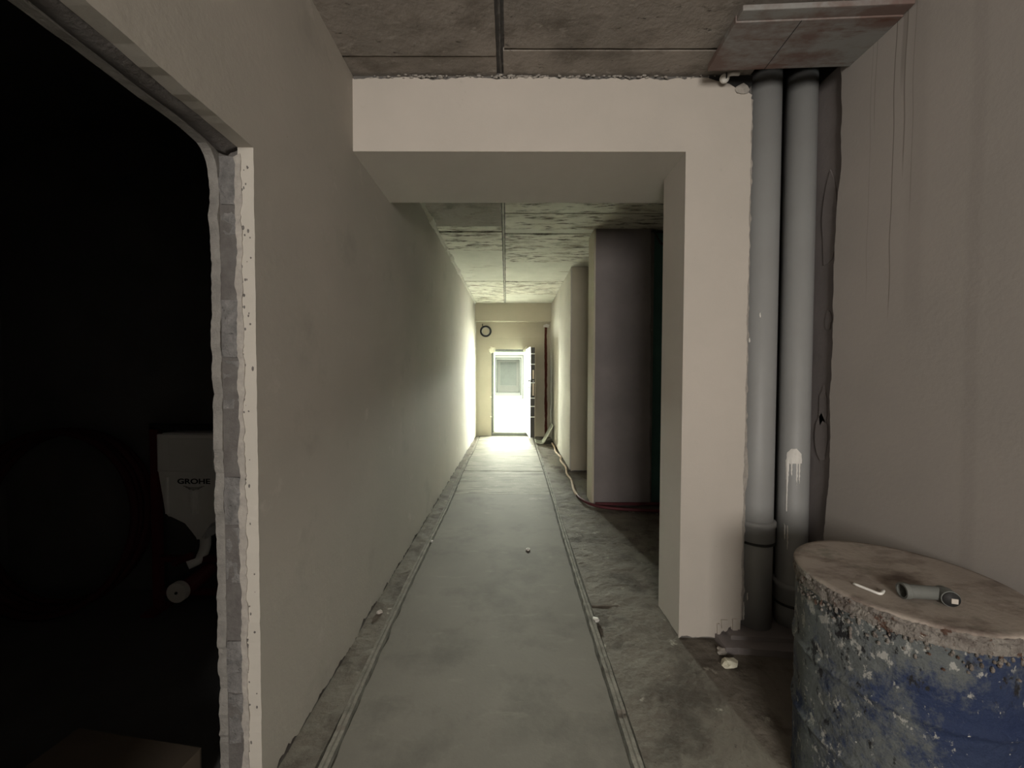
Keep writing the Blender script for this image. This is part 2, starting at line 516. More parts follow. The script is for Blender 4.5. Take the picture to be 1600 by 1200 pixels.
# ------------------------------------------------------------------ left wall: plaster skin, block core, rear skin
wl = empty('wall_left')
tag(wl, 'grey-white plastered left wall running the whole corridor', 'wall', kind='structure')
o = [(YB, -0.03), (YB, H), (YE, H)]
o += [(YE, 0.0)] + rag((YE, 0.0), (YJ, 0.0), 0.014, 0.040, 3.3, 10.0, -0.35)[1:]
o += [(YJ + 0.002, -0.03)] + rag((YJ, 0.0), (YJ, ZL), 0.018, 0.0035, 8.0, 12.0)[1:] + [(YJ, ZL)]
o += rag((YJ, ZL), (0.25, ZL), 0.03, 0.006, 2.0, 6)[1:] + [(0.25, ZL), (0.25, -0.03)]
slab('plaster_skin', M['plaster_left'], wl, o, 'x', XL - 0.052, XL)
# foot of the skin: a hacked line of old mortar
slab('mortar_foot', M['mortar'], wl, [(YJ + 0.03, -0.03), (YE, -0.03)] + [(YE, 0.05)] + rag((YE, 0.03), (YJ + 0.03, 0.03), 0.03, 0.02, 9.3, 7.0, -0.6) + [(YJ + 0.03, 0.02)], 'x', XL - 0.050, XL - 0.006)
# block core: visible blocks of the jamb are single pieces
boxes('masonry_core', M['mortar'], wl, [(-0.972, XL - 0.052, YJ + 0.012, YJ + 0.4, -0.03, H), (-0.972, XL - 0.052, YJ + 0.40, YE, -0.03, H),
                                   (-0.972, XL - 0.052, 0.25, YJ + 0.012, ZL + 0.02, H), (-0.972, XL - 0.052, YB, 0.24, -0.03, H)])
jz = [ZL - 0.02, 1.985, 1.885, 1.685, 1.482, 1.31, 1.092, 0.92, 0.72, 0.53, 0.345, 0.16, -0.03]
for i in range(len(jz) - 1):
    z1, z0 = jz[i] - 0.006, jz[i + 1] + 0.006
    bm = bmesh.new()
    add_box(bm, -0.968, XL - 0.056, YJ + 0.006 + 0.006 * ((i * 7) % 3), YJ + 0.2, z0, z1)
    bmesh.ops.subdivide_edges(bm, edges=bm.edges, cuts=5, use_grid_fill=True)
    for v in bm.verts:
        nn = noise.noise(v.co * 22) * 0.006 + noise.noise(v.co * 60) * 0.003
        if v.co.y < YJ + 0.05:
            v.co.y += nn
            v.co.x += noise.noise(v.co * 14 + Vector((3, 1, 2))) * 0.003
            v.co.z += noise.noise(v.co * 14 + Vector((7, 1, 2))) * 0.005
    from_bm('block', bm, M['block'], wl)
oo = rag((-0.912, 0.0), (-0.910, ZL - 0.02), 0.012, 0.010, 14.0, 14.0) + rag((-0.893, ZL - 0.02), (-0.893, 0.0), 0.012, 0.010, 15.0, 16.0, 0.2)
slab('torn_plaster_strip', M['plaster_raw'], wl, oo, 'y', YJ - 0.003, YJ + 0.012)
random.seed(21)
bm = bmesh.new()
for k_ in range(70):
    z_ = random.uniform(0.05, ZL - 0.05)
    r_ = bmesh.ops.create_icosphere(bm, subdivisions=1, radius=random.uniform(0.0018, 0.0045))
    bmesh.ops.scale(bm, vec=(1, 0.5, random.uniform(0.8, 2.2)), verts=r_['verts'])
    bmesh.ops.translate(bm, vec=(random.uniform(-0.896, -0.862) if random.random() < 0.6 else -0.893, YJ, z_), verts=r_['verts'])
tag(from_bm('plaster_grit', bm, M['mortar'], wl), kind='stuff')
# rear skin with a torn edge towards the dark room
o = [(YB, -0.03), (YB, H), (YE, H), (YE, -0.03), (YJ + 0.02, -0.03)]
o += rag((YJ + 0.012, 0.0), (YJ + 0.004, ZL - 0.09), 0.014, 0.013, 4.0, 13.0, -0.2)[1:]
for k in range(7):      # rounded upper corner
    a = math.pi / 2 * k / 6
    o.append((YJ + 0.004 - 0.06 * (1 - math.cos(a)), ZL - 0.09 + 0.085 * math.sin(a)))
o += rag((YJ - 0.07, ZL + 0.0), (0.25, ZL + 0.0), 0.04, 0.008, 6.0, 5)[1:] + [(0.25, ZL), (0.25, -0.03)]
slab('plaster_skin', M['skin_rear'], wl, o, 'x', -1.003, -0.972)
# lintel underside mortar, sagging slightly
bm = bmesh.new()
g = []
for j in range(60):
    y = 0.25 + (YJ + 0.01 - 0.25) * j / 59
    row = []
    for i in range(10):
        x = -0.974 + (XL - 0.050 + 0.974) * i / 9
        z = ZL + 0.006 - 0.010 * math.sin(math.pi * i / 9) + 0.008 * noise.noise((x * 12, y * 7, 3)) - 0.03 * max(0, (y - 1.2) / 0.1) ** 2 * (0.5 if i < 5 else 0.2)
        row.append(bm.verts.new((x, y, z)))
    g.append(row)
for j in range(59):
    for i in range(9):
        bm.faces.new((g[j][i], g[j][i + 1], g[j + 1][i + 1], g[j + 1][i]))
r_ = bmesh.ops.extrude_face_region(bm, geom=list(bm.faces))
for v in [v for v in r_['geom'] if isinstance(v, bmesh.types.BMVert)]:
    v.co.z = ZL + 0.03
from_bm('lintel_mortar', bm, M['mortar'], wl, True)
# ragged plaster lip along the ceiling beyond the beam
bm = bmesh.new()
prev = None
for k in range(260):
    y = B1 + (8.70 - B1) * k / 259
    wv = 0.020 + 0.045 * max(0, noise.noise((y * 3.1, 2, 8))) + 0.022 * max(0, noise.noise((y * 13, 2, 8)))
    ring = [bm.verts.new(p) for p in ((XL - 0.02, y, H - wv * 1.6), (XL + wv * 0.5, y, H - wv * 1.1), (XL + wv, y, H - wv * 0.4), (XL + wv * 1.2, y, H + 0.01))]
    if prev:
        for i in range(3):
            bm.faces.new((prev[i], prev[i + 1], ring[i + 1], ring[i]))
    prev = ring
from_bm('plaster_lip', bm, M['plaster_far'], wl)

# the dark side room
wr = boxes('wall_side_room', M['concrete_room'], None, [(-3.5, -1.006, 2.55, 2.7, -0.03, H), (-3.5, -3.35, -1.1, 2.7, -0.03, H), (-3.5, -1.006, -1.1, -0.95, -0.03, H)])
tag(wr, 'dark bare walls of the unlit bathroom through the left opening', 'wall', kind='structure')

# ------------------------------------------------------------------ right wall near the camera
wrt = empty('wall_right')
tag(wrt, 'grey plastered right wall with thin dark water runs', 'wall', kind='structure')
o = [(YB, -0.03), (YB, H)] + [(1.98, H)]
o += [(2.0 - 0.03 * 0, 2.9)]
ragp = [(1.985, 2.96), (1.975, 2.80), (1.965, 2.50), (1.99, 2.2), (1.995, 1.9), (1.99, 1.6), (2.0, 1.3), (1.99, 1.0), (2.02, 0.6), (2.02, 0.2), (2.02, -0.03)]
o = [(YB, -0.03), (YB, H), (1.985, H)]
for a, b in zip(ragp, ragp[1:]):
    o += rag(a, b, 0.022, 0.011, 6.1 + b[1], 11.0)
o += [ragp[-1]]
slab('plaster_skin', M['plaster_right'], wrt, o, 'x', XR, XR + 0.026)
boxes('masonry_core', M['grey_render'], wrt, [(XR + 0.026, XR + 0.2, YB, 2.39, -0.03, H)])
# thin flakes of cement on the bare strip
for i, (y, z, a, b) in enumerate([(2.06, 2.26, 0.05, 0.24), (2.07, 1.27, 0.03, 0.10), (2.08, 1.10, 0.04, 0.12), (2.05, 1.72, 0.02, 0.05)]):
    oo = []
    for k in range(12):
        t = 2 * math.pi * k / 12
        rr = 1 + 0.5 * noise.noise((math.cos(t) * 2, math.sin(t) * 2, i * 3.3))
        oo.append((y + a * math.cos(t) * rr, z + b * math.sin(t) * rr))
    slab('cement_flake', M['grey_render'], wrt, oo, 'x', XR + 0.021, XR + 0.028)

# rear wall of the pipe niche and the dark alcove wall behind it
wn = box('wall_niche', M['concrete_dark'], None, 1.25, 2.75, 2.39, 2.42, -0.03, H)
tag(wn, 'dark bare concrete wall at the back of the pipe niche', 'wall', kind='structure')

# ------------------------------------------------------------------ first pier
p1 = empty('corridor_pier', (0, 0, 0))
tag(p1, 'plastered pier under the near beam beside the grey pipes', 'pier', kind='structure')
o = [(XP, 0.0)] + rag((XP, 0.012), (1.13, 0.0), 0.015, 0.012, 1.0, 14)[1:] + [(1.13, 0.02), (1.134, 0.035), (1.146, 0.045), (1.158, 0.036), (1.166, 0.058), (1.186, 0.066), (1.193, 0.036), (1.215, 0.03), (1.235, 0.02), (1.238, 0.10)]
o += rag((1.238, 0.10), (1.247, 2.90), 0.016, 0.0085, 2.2, 14) + [(1.247, 2.90)]
o += rag((1.247, 2.90), (1.13, 2.985), 0.02, 0.01, 5, 10)[1:]
o += rag((1.13, 2.985), (XP, 2.99), 0.02, 0.005, 5, 10)[1:] + [(XP, 2.99)]
slab('plaster_skin', M['plaster'], p1, o, 'y', B0, B0 + 0.014)
slab('plaster_skin', M['plaster'], p1, [(B0 + 0.014, 0.01)] + rag((B0 + 0.014, 0.01), (2.387, 0.004), 0.02, 0.008, 1.8, 12)[1:] + [(2.387, 0.0), (2.387, BZ + 0.01), (B0 + 0.014, BZ + 0.01)], 'x', XP, XP + 0.012)
box('pier_core', M['concrete_dark'], p1, XP + 0.011, 1.238, B0 + 0.013, 2.386, -0.03, H)
# dried mortar squeezed between pier and pipe
bm = bmesh.new()
prev = None
for k in range(330):
    z = 0.10 + 2.78 * k / 329
    wv = 0.010 + 0.010 * max(0, noise.noise((z * 5, 3, 8))) + 0.012 * max(0, noise.noise((z * 21, 3, 8)))
    if 0.80 < z < 1.05:
        wv += 0.014 * math.sin((z - 0.80) / 0.25 * math.pi)
    ring = [bm.verts.new(p) for p in ((1.236, B0 + 0.004, z), (1.243, B0 + 0.001, z), (1.243 + wv, B0 + 0.006 + 0.004 * noise.noise((z * 30, 1, 1)), z), (1.245 + wv * 0.9, B0 + 0.04, z), (1.236, B0 + 0.05, z))]
    if prev:
        for i in range(4):
            bm.faces.new((prev[i], prev[i + 1], ring[i + 1], ring[i]))
    prev = ring
from_bm('mortar_bead', bm, M['plaster_raw'], p1)

for (fx, fz, fw, fh) in ((1.15, 0.075, 0.020, 0.032), (1.205, 0.062, 0.014, 0.05), (1.116, 0.045, 0.008, 0.04)):
    slab('plaster_flake', M['plaster'], p1, [(fx - fw, fz + fh), (fx - fw * 0.8, fz - fh * 0.5), (fx - fw * 0.1, fz - fh), (fx + fw * 0.6, fz - fh * 0.9), (fx + fw, fz - fh * 0.2), (fx + fw * 0.8, fz + fh)], 'y', B0 - 0.008, B0 + 0.001)

# ------------------------------------------------------------------ near beam
bmr = empty('near_ceiling_beam')
tag(bmr, 'plastered beam crossing the corridor above the near pier', 'beam', kind='structure')
o = [(XL, BZ)] + [(XP, BZ), (1.13, BZ)] + [(1.13, 2.985)]
o += rag((1.13, 2.985), (XL, 2.985), 0.012, 0.009, 7.7, 7, 0.0)[1:] + [(XL, 2.985)]
slab('plaster_skin', M['plaster'], bmr, [(XL, BZ), (XP, BZ)] + [(XP, 2.984)] + rag((XP, 2.984), (XL, 2.984), 0.010, 0.020, 7.7, 9)[1:] + [(XL, 2.984)], 'y', B0, B0 + 0.014)
slab('plaster_skin', M['plaster'], bmr, [(XL, B0 + 0.014), (XP + 0.3, B0 + 0.014), (XP + 0.3, B1), (XL, B1)], 'z', BZ, BZ + 0.012)
boxes('beam_core', M['concrete_dark'], bmr, [(XL, 1.25, B0 + 0.012, B1, BZ + 0.011, H + 0.03), (1.25, 2.75, 2.425, B1, BZ + 0.011, H + 0.03)])
# crumbs of plaster stuck to the ceiling line
bm = bmesh.new()
random.seed(5)
for k in range(170):
    x = random.uniform(-0.8, 1.1)
    if random.random() < 0.6:
        x = random.choice([-0.45, 0.0, 0.04, -0.1, 0.75, 0.33]) + random.gauss(0, 0.07)
    x = min(1.1, max(-0.82, x))
    s_ = random.uniform(0.0025, 0.007)
    r_ = bmesh.ops.create_icosphere(bm, subdivisions=1, radius=s_)
    bmesh.ops.scale(bm, vec=(random.uniform(1, 2.4), 1, random.uniform(0.5, 1)), verts=r_['verts'])
    bmesh.ops.translate(bm, vec=(x, B0 - random.uniform(-0.004, 0.006), H - random.uniform(0.002, 0.016)), verts=r_['verts'])
tag(from_bm('plaster_crumbs', bm, M['plaster_raw'], bmr), kind='stuff')

# ------------------------------------------------------------------ second pier (grey render) with green board beside it
p2 = empty('grey_pier')
tag(p2, 'grey cement-rendered pier standing halfway down on the right', 'pier', kind='structure')
box('pier_core', M['concrete_dark'], p2, 0.885, 1.52, 4.264, 4.54, -0.03, H)
slab('render_skin', M['grey_render'], p2, [(0.887, -0.02), (1.50, -0.02)] + rag((1.50, 0.0), (1.49, 1.2), 0.03, 0.012, 2, 6) + rag((1.49, 1.2), (1.475, H), 0.03, 0.012, 5, 6) + [(1.475, H), (0.887, H)], 'y', 4.25, 4.263)
slab('plaster_skin', M['plaster_tan'], p2, [(4.2505, -0.02), (4.2505, H), (4.555, H), (4.555, -0.02)], 'x', 0.868, 0.886)
box('green_board', M['green_board'], p2, 1.50, 2.70, 4.30, 4.33, -0.03, H)

# right side beyond: alcove wall and far wall block
wa = box('wall_alcove', M['plaster_tan'], None, 2.70, 2.80, 2.42, YE, -0.03, H)
tag(wa, 'shaded wall at the back of the right-hand alcoves', 'wall', kind='structure')
wf = empty('wall_right_far')
tag(wf, 'bright plastered wall on the right next to the entrance door', 'wall', kind='structure')
slab('plaster_skin', M['plaster_tan'], wf, [(0.857, 0.0)] + rag((0.857, 0.01), (2.7, 0.0), 0.03, 0.01, 4, 9)[1:] + [(2.7, 0.0), (2.7, H), (0.857, H)], 'y', 5.75, 5.77)
slab('plaster_skin', M['plaster_far'], wf, [(5.752, 0.02)] + rag((5.752, 0.02), (YE, 0.02), 0.03, 0.014, 8, 9)[1:] + [(YE, 0.02)] + rag((YE, H - 0.01), (5.752, H - 0.01), 0.03, 0.016, 4, 7)[0:] + [(5.752, H)], 'x', 0.838, 0.856)
box('masonry_core', M['concrete_dark'], wf, 0.855, 2.7, 5.769, YE, -0.03, H)

# ------------------------------------------------------------------ end wall, end beam
we = empty('wall_end')
tag(we, 'tan plastered end wall around the entrance doorway', 'wall', kind='structure')
DX0, DX1, DZ0, DZ1 = -0.50, 0.42, 0.075, 1.995
o = [(XL, -0.03), (DX0, -0.03)] + rag((DX0, 0.0), (DX0, DZ1), 0.03, 0.010, 3, 9)[1:] + [(DX0, DZ1)] + rag((DX0, DZ1), (DX1, DZ1), 0.03, 0.006, 4, 9)[1:] + [(DX1, DZ1), (DX1, -0.03), (0.856, -0.03), (0.856, 2.62), (XL, 2.62)]
slab('plaster_skin', M['plaster_tan'], we, o, 'y', YE, YE + 0.03)
boxes('masonry_core', M['plaster_raw'], we, [(XL - 0.1, DX0 - 0.005, YE + 0.03, YE + 0.2, -0.03, H), (DX1, 0.9, YE + 0.03, YE + 0.2, -0.03, H), (DX0 - 0.005, DX1, YE + 0.03, YE + 0.2, DZ1 + 0.01, H)])
slab('plaster_band', M['plaster_tan'], we, [(-0.80, 2.262)] + rag((-0.80, 2.262), (0.67, 2.255), 0.05, 0.004, 4, 5)[1:] + [(0.67, 2.255), (0.67, 2.61), (-0.80, 2.61)], 'y', YE - 0.022, YE + 0.001)
# rusty chase in the right corner, following a crooked line
o = rag((0.728, 0.03), (0.705, 2.52), 0.03, 0.016, 1, 3) + [(0.70, 2.52), (0.78, 2.52)] + rag((0.765, 2.5), (0.780, 0.03), 0.03, 0.016, 9, 3)
slab('rusty_chase', M['rust'], we, o, 'y', YE - 0.012, YE + 0.002)
slab('plaster_chip', M['white'], we, [(0.68, 2.50), (0.80, 2.49), (0.82, 2.55), (0.75, 2.57), (0.68, 2.54)], 'y', YE - 0.03, YE + 0.001)
eb = empty('far_ceiling_beam')
tag(eb, 'tan plastered beam above the entrance doorway', 'beam', kind='structure')
box('beam_body', M['plaster_tan'], eb, XL, 0.85, 8.70, YE + 0.02, 2.602, H + 0.01, 0.004)

# ------------------------------------------------------------------ ceiling: cast panels with joints between the forms
ce = boxes('ceiling', M['concrete_dark'], None, [(-3.5, 2.8, YB - 0.2, 1.93, H + 0.02, H + 0.2), (-3.5, 2.8, 2.39, YE + 0.2, H + 0.02, H + 0.2), (-3.5, 1.24, 1.93, 2.39, H + 0.02, H + 0.2), (1.70, 2.8, 1.93, 2.39, H + 0.02, H + 0.2), (1.2, 1.75, 1.9, 2.42, H + 0.45, H + 0.5), (1.2, 1.24, 1.9, 2.42, H + 0.2, H + 0.46), (1.70, 1.75, 1.9, 2.42, H + 0.2, H + 0.46), (1.2, 1.75, 1.88, 1.93, H + 0.2, H + 0.46), (1.2, 1.75, 2.39, 2.44, H + 0.2, H + 0.46)])
tag(ce, 'bare cast concrete ceiling with formwork joints', 'ceiling', kind='structure')


def seam(y):
    return -0.035 - 0.018 * y


def panel(x0, x1, y0, y1, m, dz, seamside=None):
    g_ = 0.006
    pts = []
    xa0, xa1 = (x0, x0) if x0 is not None else (seam(y0) + 0.014, seam(y1) + 0.014)
    xb0, xb1 = (x1, x1) if x1 is not None else (seam(y0) - 0.014, seam(y1) - 0.014)
    pts += rag((xa0 + g_, y0 + g_), (xb0 - g_, y0 + g_), 0.05, 0.003, y0 * 3 + 1, 7)
    pts += rag((xb0 - g_, y0 + g_), (xb1 - g_, y1 - g_), 0.05, 0.004, y1 * 3 + 2, 7)
    pts += rag((xb1 - g_, y1 - g_), (xa1 + g_, y1 - g_), 0.05, 0.003, y0 * 3 + 5, 7)
    pts += rag((xa1 + g_, y1 - g_), (xa0 + g_, y0 + g_), 0.05, 0.004, y1 * 3 + 6, 7)
    slab('ceiling_panel', m, ce, pts, 'z', H + dz, H + 0.03)


CC, CS, CP = M['concrete_ceiling'], M['concrete_stained'], M['concrete_pale']
ycuts_l = [(YB, -1.1, CC, 0), (-1.1, 0.45, CC, 0.003), (0.45, 1.97, CC, 0.0), (1.97, 2.13, CC, 0.004),
           (2.69, 4.20, CC, 0.002), (4.20, 4.36, CS, 0.008), (4.36, 5.02, CS, 0.0), (5.02, 6.66, CP, 0.004), (6.66, 8.75, CS, 0.0)]
panel_extra = slab('ceiling_panel', CC, ce, [(-0.055, 1.937), (1.235, 1.937), (1.235, 2.1), (-0.055, 2.1)], 'z', H + 0.002, H + 0.03)
ycuts_r = [(YB, -0.8, CC, 0.004), (-0.8, 0.9, CC, 0.0), (0.9, 2.13, CC, 0.004), (2.69, 3.25, CS, 0.0), (3.25, 3.86, CS, 0.004), (3.86, 4.28, CS, 0.0),
           (4.28, 4.42, CP, 0.008), (4.42, 5.55, CS, 0.002), (5.55, 6.68, CP, 0.005), (6.68, 7.76, CS, 0.0), (7.76, 8.75, CP, 0.003)]
for y0, y1, m_, dz in ycuts_l:
    panel(XL - 0.04, None, y0, y1, m_, dz)
for y0, y1, m_, dz in ycuts_r:
    panel(None, XR + 0.02 if y1 < 2.2 else 2.72, y0, min(y1, 1.93) if y1 < 2.2 else y1, m_, dz)
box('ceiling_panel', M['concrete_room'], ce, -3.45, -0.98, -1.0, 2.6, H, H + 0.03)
# cement fin squeezed through the long joint
for y0, y1 in ((YB, 2.08), (2.71, 8.70)):
    bm = bmesh.new()
    prev = None
    n = int((y1 - y0) / 0.02)
    for k in range(n + 1):
        y = y0 + (y1 - y0) * k / n
        c = seam(y)
        hg = 0.004 + 0.008 * max(0, noise.noise((y * 6, 5, 1)) + 0.3)
        wv = 0.009 + 0.005 * noise.noise((y * 9, 2, 4)) + 0.004 * noise.noise((y * 31, 2, 4))
        if y1 < 3:
            hg = 0.011 * noise.noise((y * 7, 5, 1)) - 0.004 + 0.006 * noise.noise((y * 29, 5, 1))
            wv *= 0.65
            c += 0.006 * noise.noise((y * 5, 9, 1))
        ring = [bm.verts.new((c - wv, y, H + 0.022)), bm.verts.new((c - wv * 0.7, y, H - hg * 0.4)), bm.verts.new((c, y, H - hg)), bm.verts.new((c + wv * 0.8, y, H - hg * 0.3)), bm.verts.new((c + wv, y, H + 0.022))]
        if prev:
            for i in range(4):
                bm.faces.new((prev[i], prev[i + 1], ring[i + 1], ring[i]))
        prev = ring
    from_bm('cement_fin', bm, M['concrete_dark'] if y1 < 3 else CP, ce)

# ------------------------------------------------------------------ wall behind the camera with its window opening
wb = boxes('wall_back', M['plaster'], None, [(-0.9, -0.76, YB - 0.2, YB, -0.03, H), (0.72, 1.65, YB - 0.2, YB, -0.03, H),
                                         (-0.76, 0.72, YB - 0.2, YB, -0.03, 1.1), (-0.76, 0.72, YB - 0.2, YB, 2.6, H)])
tag(wb, 'plastered wall behind the camera with a window opening', 'wall', kind='structure')
wn1 = boxes('window_1', M['white_plastic'], None, [(-0.76, -0.70, YB - 0.12, YB - 0.06, 1.1, 2.6), (0.66, 0.72, YB - 0.12, YB - 0.06, 1.1, 2.6), (-0.05, 0.01, YB - 0.12, YB - 0.06, 1.16, 2.54),
                                               (-0.70, 0.66, YB - 0.12, YB - 0.06, 1.1, 1.16), (-0.70, 0.66, YB - 0.12, YB - 0.06, 2.54, 2.6)])
tag(wn1, 'white framed window in the wall behind the camera', 'window', kind='structure')

# ------------------------------------------------------------------ outer corridor beyond the entrance
oc = empty('outer_corridor')
tag(oc, 'bright white common corridor seen through the entrance doorway', 'corridor', kind='structure')


def ocx(y):
    return -0.0131 * y


y0, y1 = YE + 0.2, 31.0


def skew(name, m, a0, a1, z0, z1, ya=None, yb=None):
    ya = y0 if ya is None else ya
    yb = y1 if yb is None else yb
    slab(name, m, oc, [(ocx(ya) + a0, ya), (ocx(ya) + a1, ya), (ocx(yb) + a1, yb), (ocx(yb) + a0, yb)], 'z', z0, z1)


skew('corridor_floor', M['outer_floor'], -1.3, 1.3, -0.2, 0.02)
skew('corridor_ceiling', M['outer_wall'], -1.3, 1.3, 2.95, 3.1)
skew('corridor_wall', M['outer_wall'], -1.3, -1.08, -0.1, 3.0)
skew('corridor_wall', M['outer_wall'], 1.08, 1.3, -0.1, 3.0)
for yy in (12.0, 15.4, 18.8, 22.4, 26.0, 29.8):
    c = ocx(yy)
    bm = bmesh.new()
    add_box(bm, c - 1.1, c - 0.86, yy, yy + 0.3, 0.0, 2.96)
    add_box(bm, c + 0.86, c + 1.1, yy, yy + 0.3, 0.0, 2.96)
    add_box(bm, c - 0.87, c + 0.87, yy, yy + 0.3, 2.5, 2.96)
    pt_ = from_bm('corridor_portal', bm, M['outer_wall'], oc)
    t_ = 0.022 + 0.0012 * (yy - 12)
    boxes('portal_outline', M['outline_grey'], pt_, [(c - 0.865, c - 0.86 + t_, yy - 0.012, yy + 0.02, 0.02, 2.505), (c + 0.86 - t_, c + 0.865, yy - 0.012, yy + 0.02, 0.02, 2.505), (c - 0.86 + t_, c + 0.86 - t_, yy - 0.012, yy + 0.02, 2.5 - t_, 2.505)])  # added grey strips draw the shaded outline of each portal
    boxes('floor_shade_strip', M['outline_grey'], oc, [(c - 0.86, c + 0.86, yy - 0.02 - t_, yy + 0.0, 0.015, 0.024)])  # grey strip paints a line of shade across the floor
c = ocx(31)
boxes('corridor_end_wall', M['outer_wall'], oc, [(c - 1.3, c - 0.64, 30.9, 31.1, 0, 3), (c + 0.64, c + 1.3, 30.9, 31.1, 0, 3), (c - 0.64, c + 0.64, 30.9, 31.1, 0, 0.5), (c - 0.64, c + 0.64, 30.9, 31.1, 2.34, 3)])
w2 = box('window_2', M['glass_far'], None, c - 0.66, c + 0.66, 31.0, 31.03, 0.46, 2.36)
tag(w2, 'grey frosted window closing the far end of the bright corridor', 'window', kind='structure')

# ------------------------------------------------------------------ entrance door
d1 = empty('door_1', (0, 0, 0))
tag(d1, 'entrance door standing open inwards, wrapped in white film', 'door', kind='structure')
boxes('door_frame', M['frame_grey'], d1, [(DX0, DX0 + 0.045, YE + 0.02, YE + 0.12, DZ0 - 0.06, DZ1), (DX1 - 0.05, DX1, YE + 0.02, YE + 0.12, DZ0 - 0.06, DZ1),
                                     (DX0, DX1, YE + 0.02, YE + 0.12, DZ1 - 0.055, DZ1), (DX0, DX1, YE + 0.0, YE + 0.14, -0.02, DZ0)], 0.003)
box('threshold', M['white_plastic'], d1, DX0 + 0.045, DX1 - 0.05, YE + 0.01, YE + 0.13, DZ0, DZ0 + 0.035)
tube('frame_film', M['film'], d1, [(DX0 + 0.06, YE + 0.01, 0.1), (DX0 + 0.065, YE - 0.005, 0.9), (DX0 + 0.06, YE + 0.0, 1.90), (DX0 + 0.12, YE - 0.01, 1.93), (0.0, YE + 0.0, 1.92), (0.28, YE - 0.01, 1.93)], 0.018, 8, samples=24)
for i, (x, z, s_) in enumerate([(-0.50, 1.99, 0.06), (-0.455, 1.95, 0.05), (-0.52, 1.93, 0.04), (-0.43, 2.0, 0.035), (0.30, 1.99, 0.05), (0.26, 1.96, 0.04), (-0.515, 0.9, 0.02), (-0.51, 0.45, 0.022)]):
    lump('mounting_foam', M['foam'], d1, (x, YE - 0.005, z), (s_, s_ * 0.5, s_), i * 2.1)
# the leaf, swung into the flat
a0 = Vector((0.300, 8.92))
a1 = Vector((0.356, 8.00))
dirv = (a1 - a0).normalized()
nrm = Vector((dirv.y, -dirv.x))
if nrm.x < 0:
    nrm = -nrm                      # to the right
q = [a0, a1, a1 + nrm * 0.092, a0 + nrm * 0.092]
leaf = slab('door_leaf', M['door_dark'], d1, [tuple(p) for p in q], 'z', 0.125, 1.975)
# crinkled film over the outer face of the leaf
bm = bmesh.new()
g = []
for j in range(60):
    z = 0.11 + 1.88 * j / 59
    row = []
    for i in range(24):
        t = i / 23
        p = a0 + (a1 - a0) * t
        bulge = 0.010 + 0.016 * abs(noise.noise((t * 5, z * 3, 1))) + 0.008 * abs(noise.noise((t * 14, z * 9, 4)))
        if i == 0 or i == 23:
            bulge = 0.002
        row.append(bm.verts.new((p.x - nrm.x * bulge, p.y - nrm.y * bulge, z)))
    g.append(row)
for j in range(59):
    for i in range(23):
        bm.faces.new((g[j][i], g[j][i + 1], g[j + 1][i + 1], g[j + 1][i]))
from_bm('wrapping_film', bm, M['film'], leaf, True)
slab('edge_trim', M['cream'], leaf, [tuple(a1 + nrm * 0.086 + dirv * 0.001), tuple(a1 + nrm * 0.086 + dirv * 0.006), tuple(a1 + nrm * 0.093 + dirv * 0.006), tuple(a1 + nrm * 0.093 + dirv * 0.001)], 'z', 0.125, 1.975)


def edge_piece(name, m, u0, u1, z0, z1, t=0.004):
    pts = [a1 + nrm * u0 + dirv * 0.0005, a1 + nrm * u1 + dirv * 0.0005, a1 + nrm * u1 + dirv * t, a1 + nrm * u0 + dirv * t]
    return slab(name, m, leaf, [tuple(p) for p in pts], 'z', z0, z1)


def zy(py):
    return 1.435 - (py - 584) * 8.0 / 610


for py in (552.7, 569, 598, 622, 635, 651.6):
    edge_piece('tape_band', M['film'], 0.0, 0.090, zy(py) - 0.010, zy(py) + 0.010, 0.003)
edge_piece('lock_plate', M['cream'], 0.036, 0.066, zy(592), zy(578), 0.007)
edge_piece('lock_plate', M['cream'], 0.036, 0.066, zy(618), zy(599), 0.007)
edge_piece('latch_bolt', M['steel'], 0.045, 0.06, zy(597), zy(594), 0.02)
hb = a1 - dirv * 0.06 - nrm * 0.01
tube('door_handle', M['steel'], leaf, [(hb.x, hb.y, 1.15), (hb.x - 0.05, hb.y, 1.15), (hb.x - 0.055, hb.y + 0.03, 1.15), (hb.x - 0.055, hb.y + 0.13, 1.148)], 0.011, 8, samples=4)
box('handle_plate', M['door_dark'], leaf, hb.x - 0.012, hb.x + 0.004, hb.y - 0.02, hb.y + 0.02, 1.03, 1.22, 0.004)
box('key_cylinder', M['door_dark'], leaf, hb.x - 0.03, hb.x, hb.y - 0.015, hb.y + 0.015, 1.27, 1.31, 0.004)

# ------------------------------------------------------------------ round duct ring on the end wall
dr = empty('duct_collar', (-0.63, YE - 0.022, 2.40))
tag(dr, 'black round duct collar high on the end wall, left of the doorway', 'duct collar')
pts = [(0.112 * math.cos(2 * math.pi * k / 40), -0.01, 0.112 * math.sin(2 * math.pi * k / 40)) for k in range(40)]
tube('ring', M['gasket'], dr, pts, 0.021, 10, True)
pts = [(0.085 * math.cos(2 * math.pi * k / 32), 0.0, 0.085 * math.sin(2 * math.pi * k / 32)) for k in range(32)]
tube('inner_ring', M['steel'], dr, pts, 0.008, 8, True)
tube('cable_tail', M['gasket'], dr, [(-0.05, -0.01, 0.10), (-0.075, -0.01, 0.135), (-0.07, -0.005, 0.17)], 0.009, 8, samples=4)

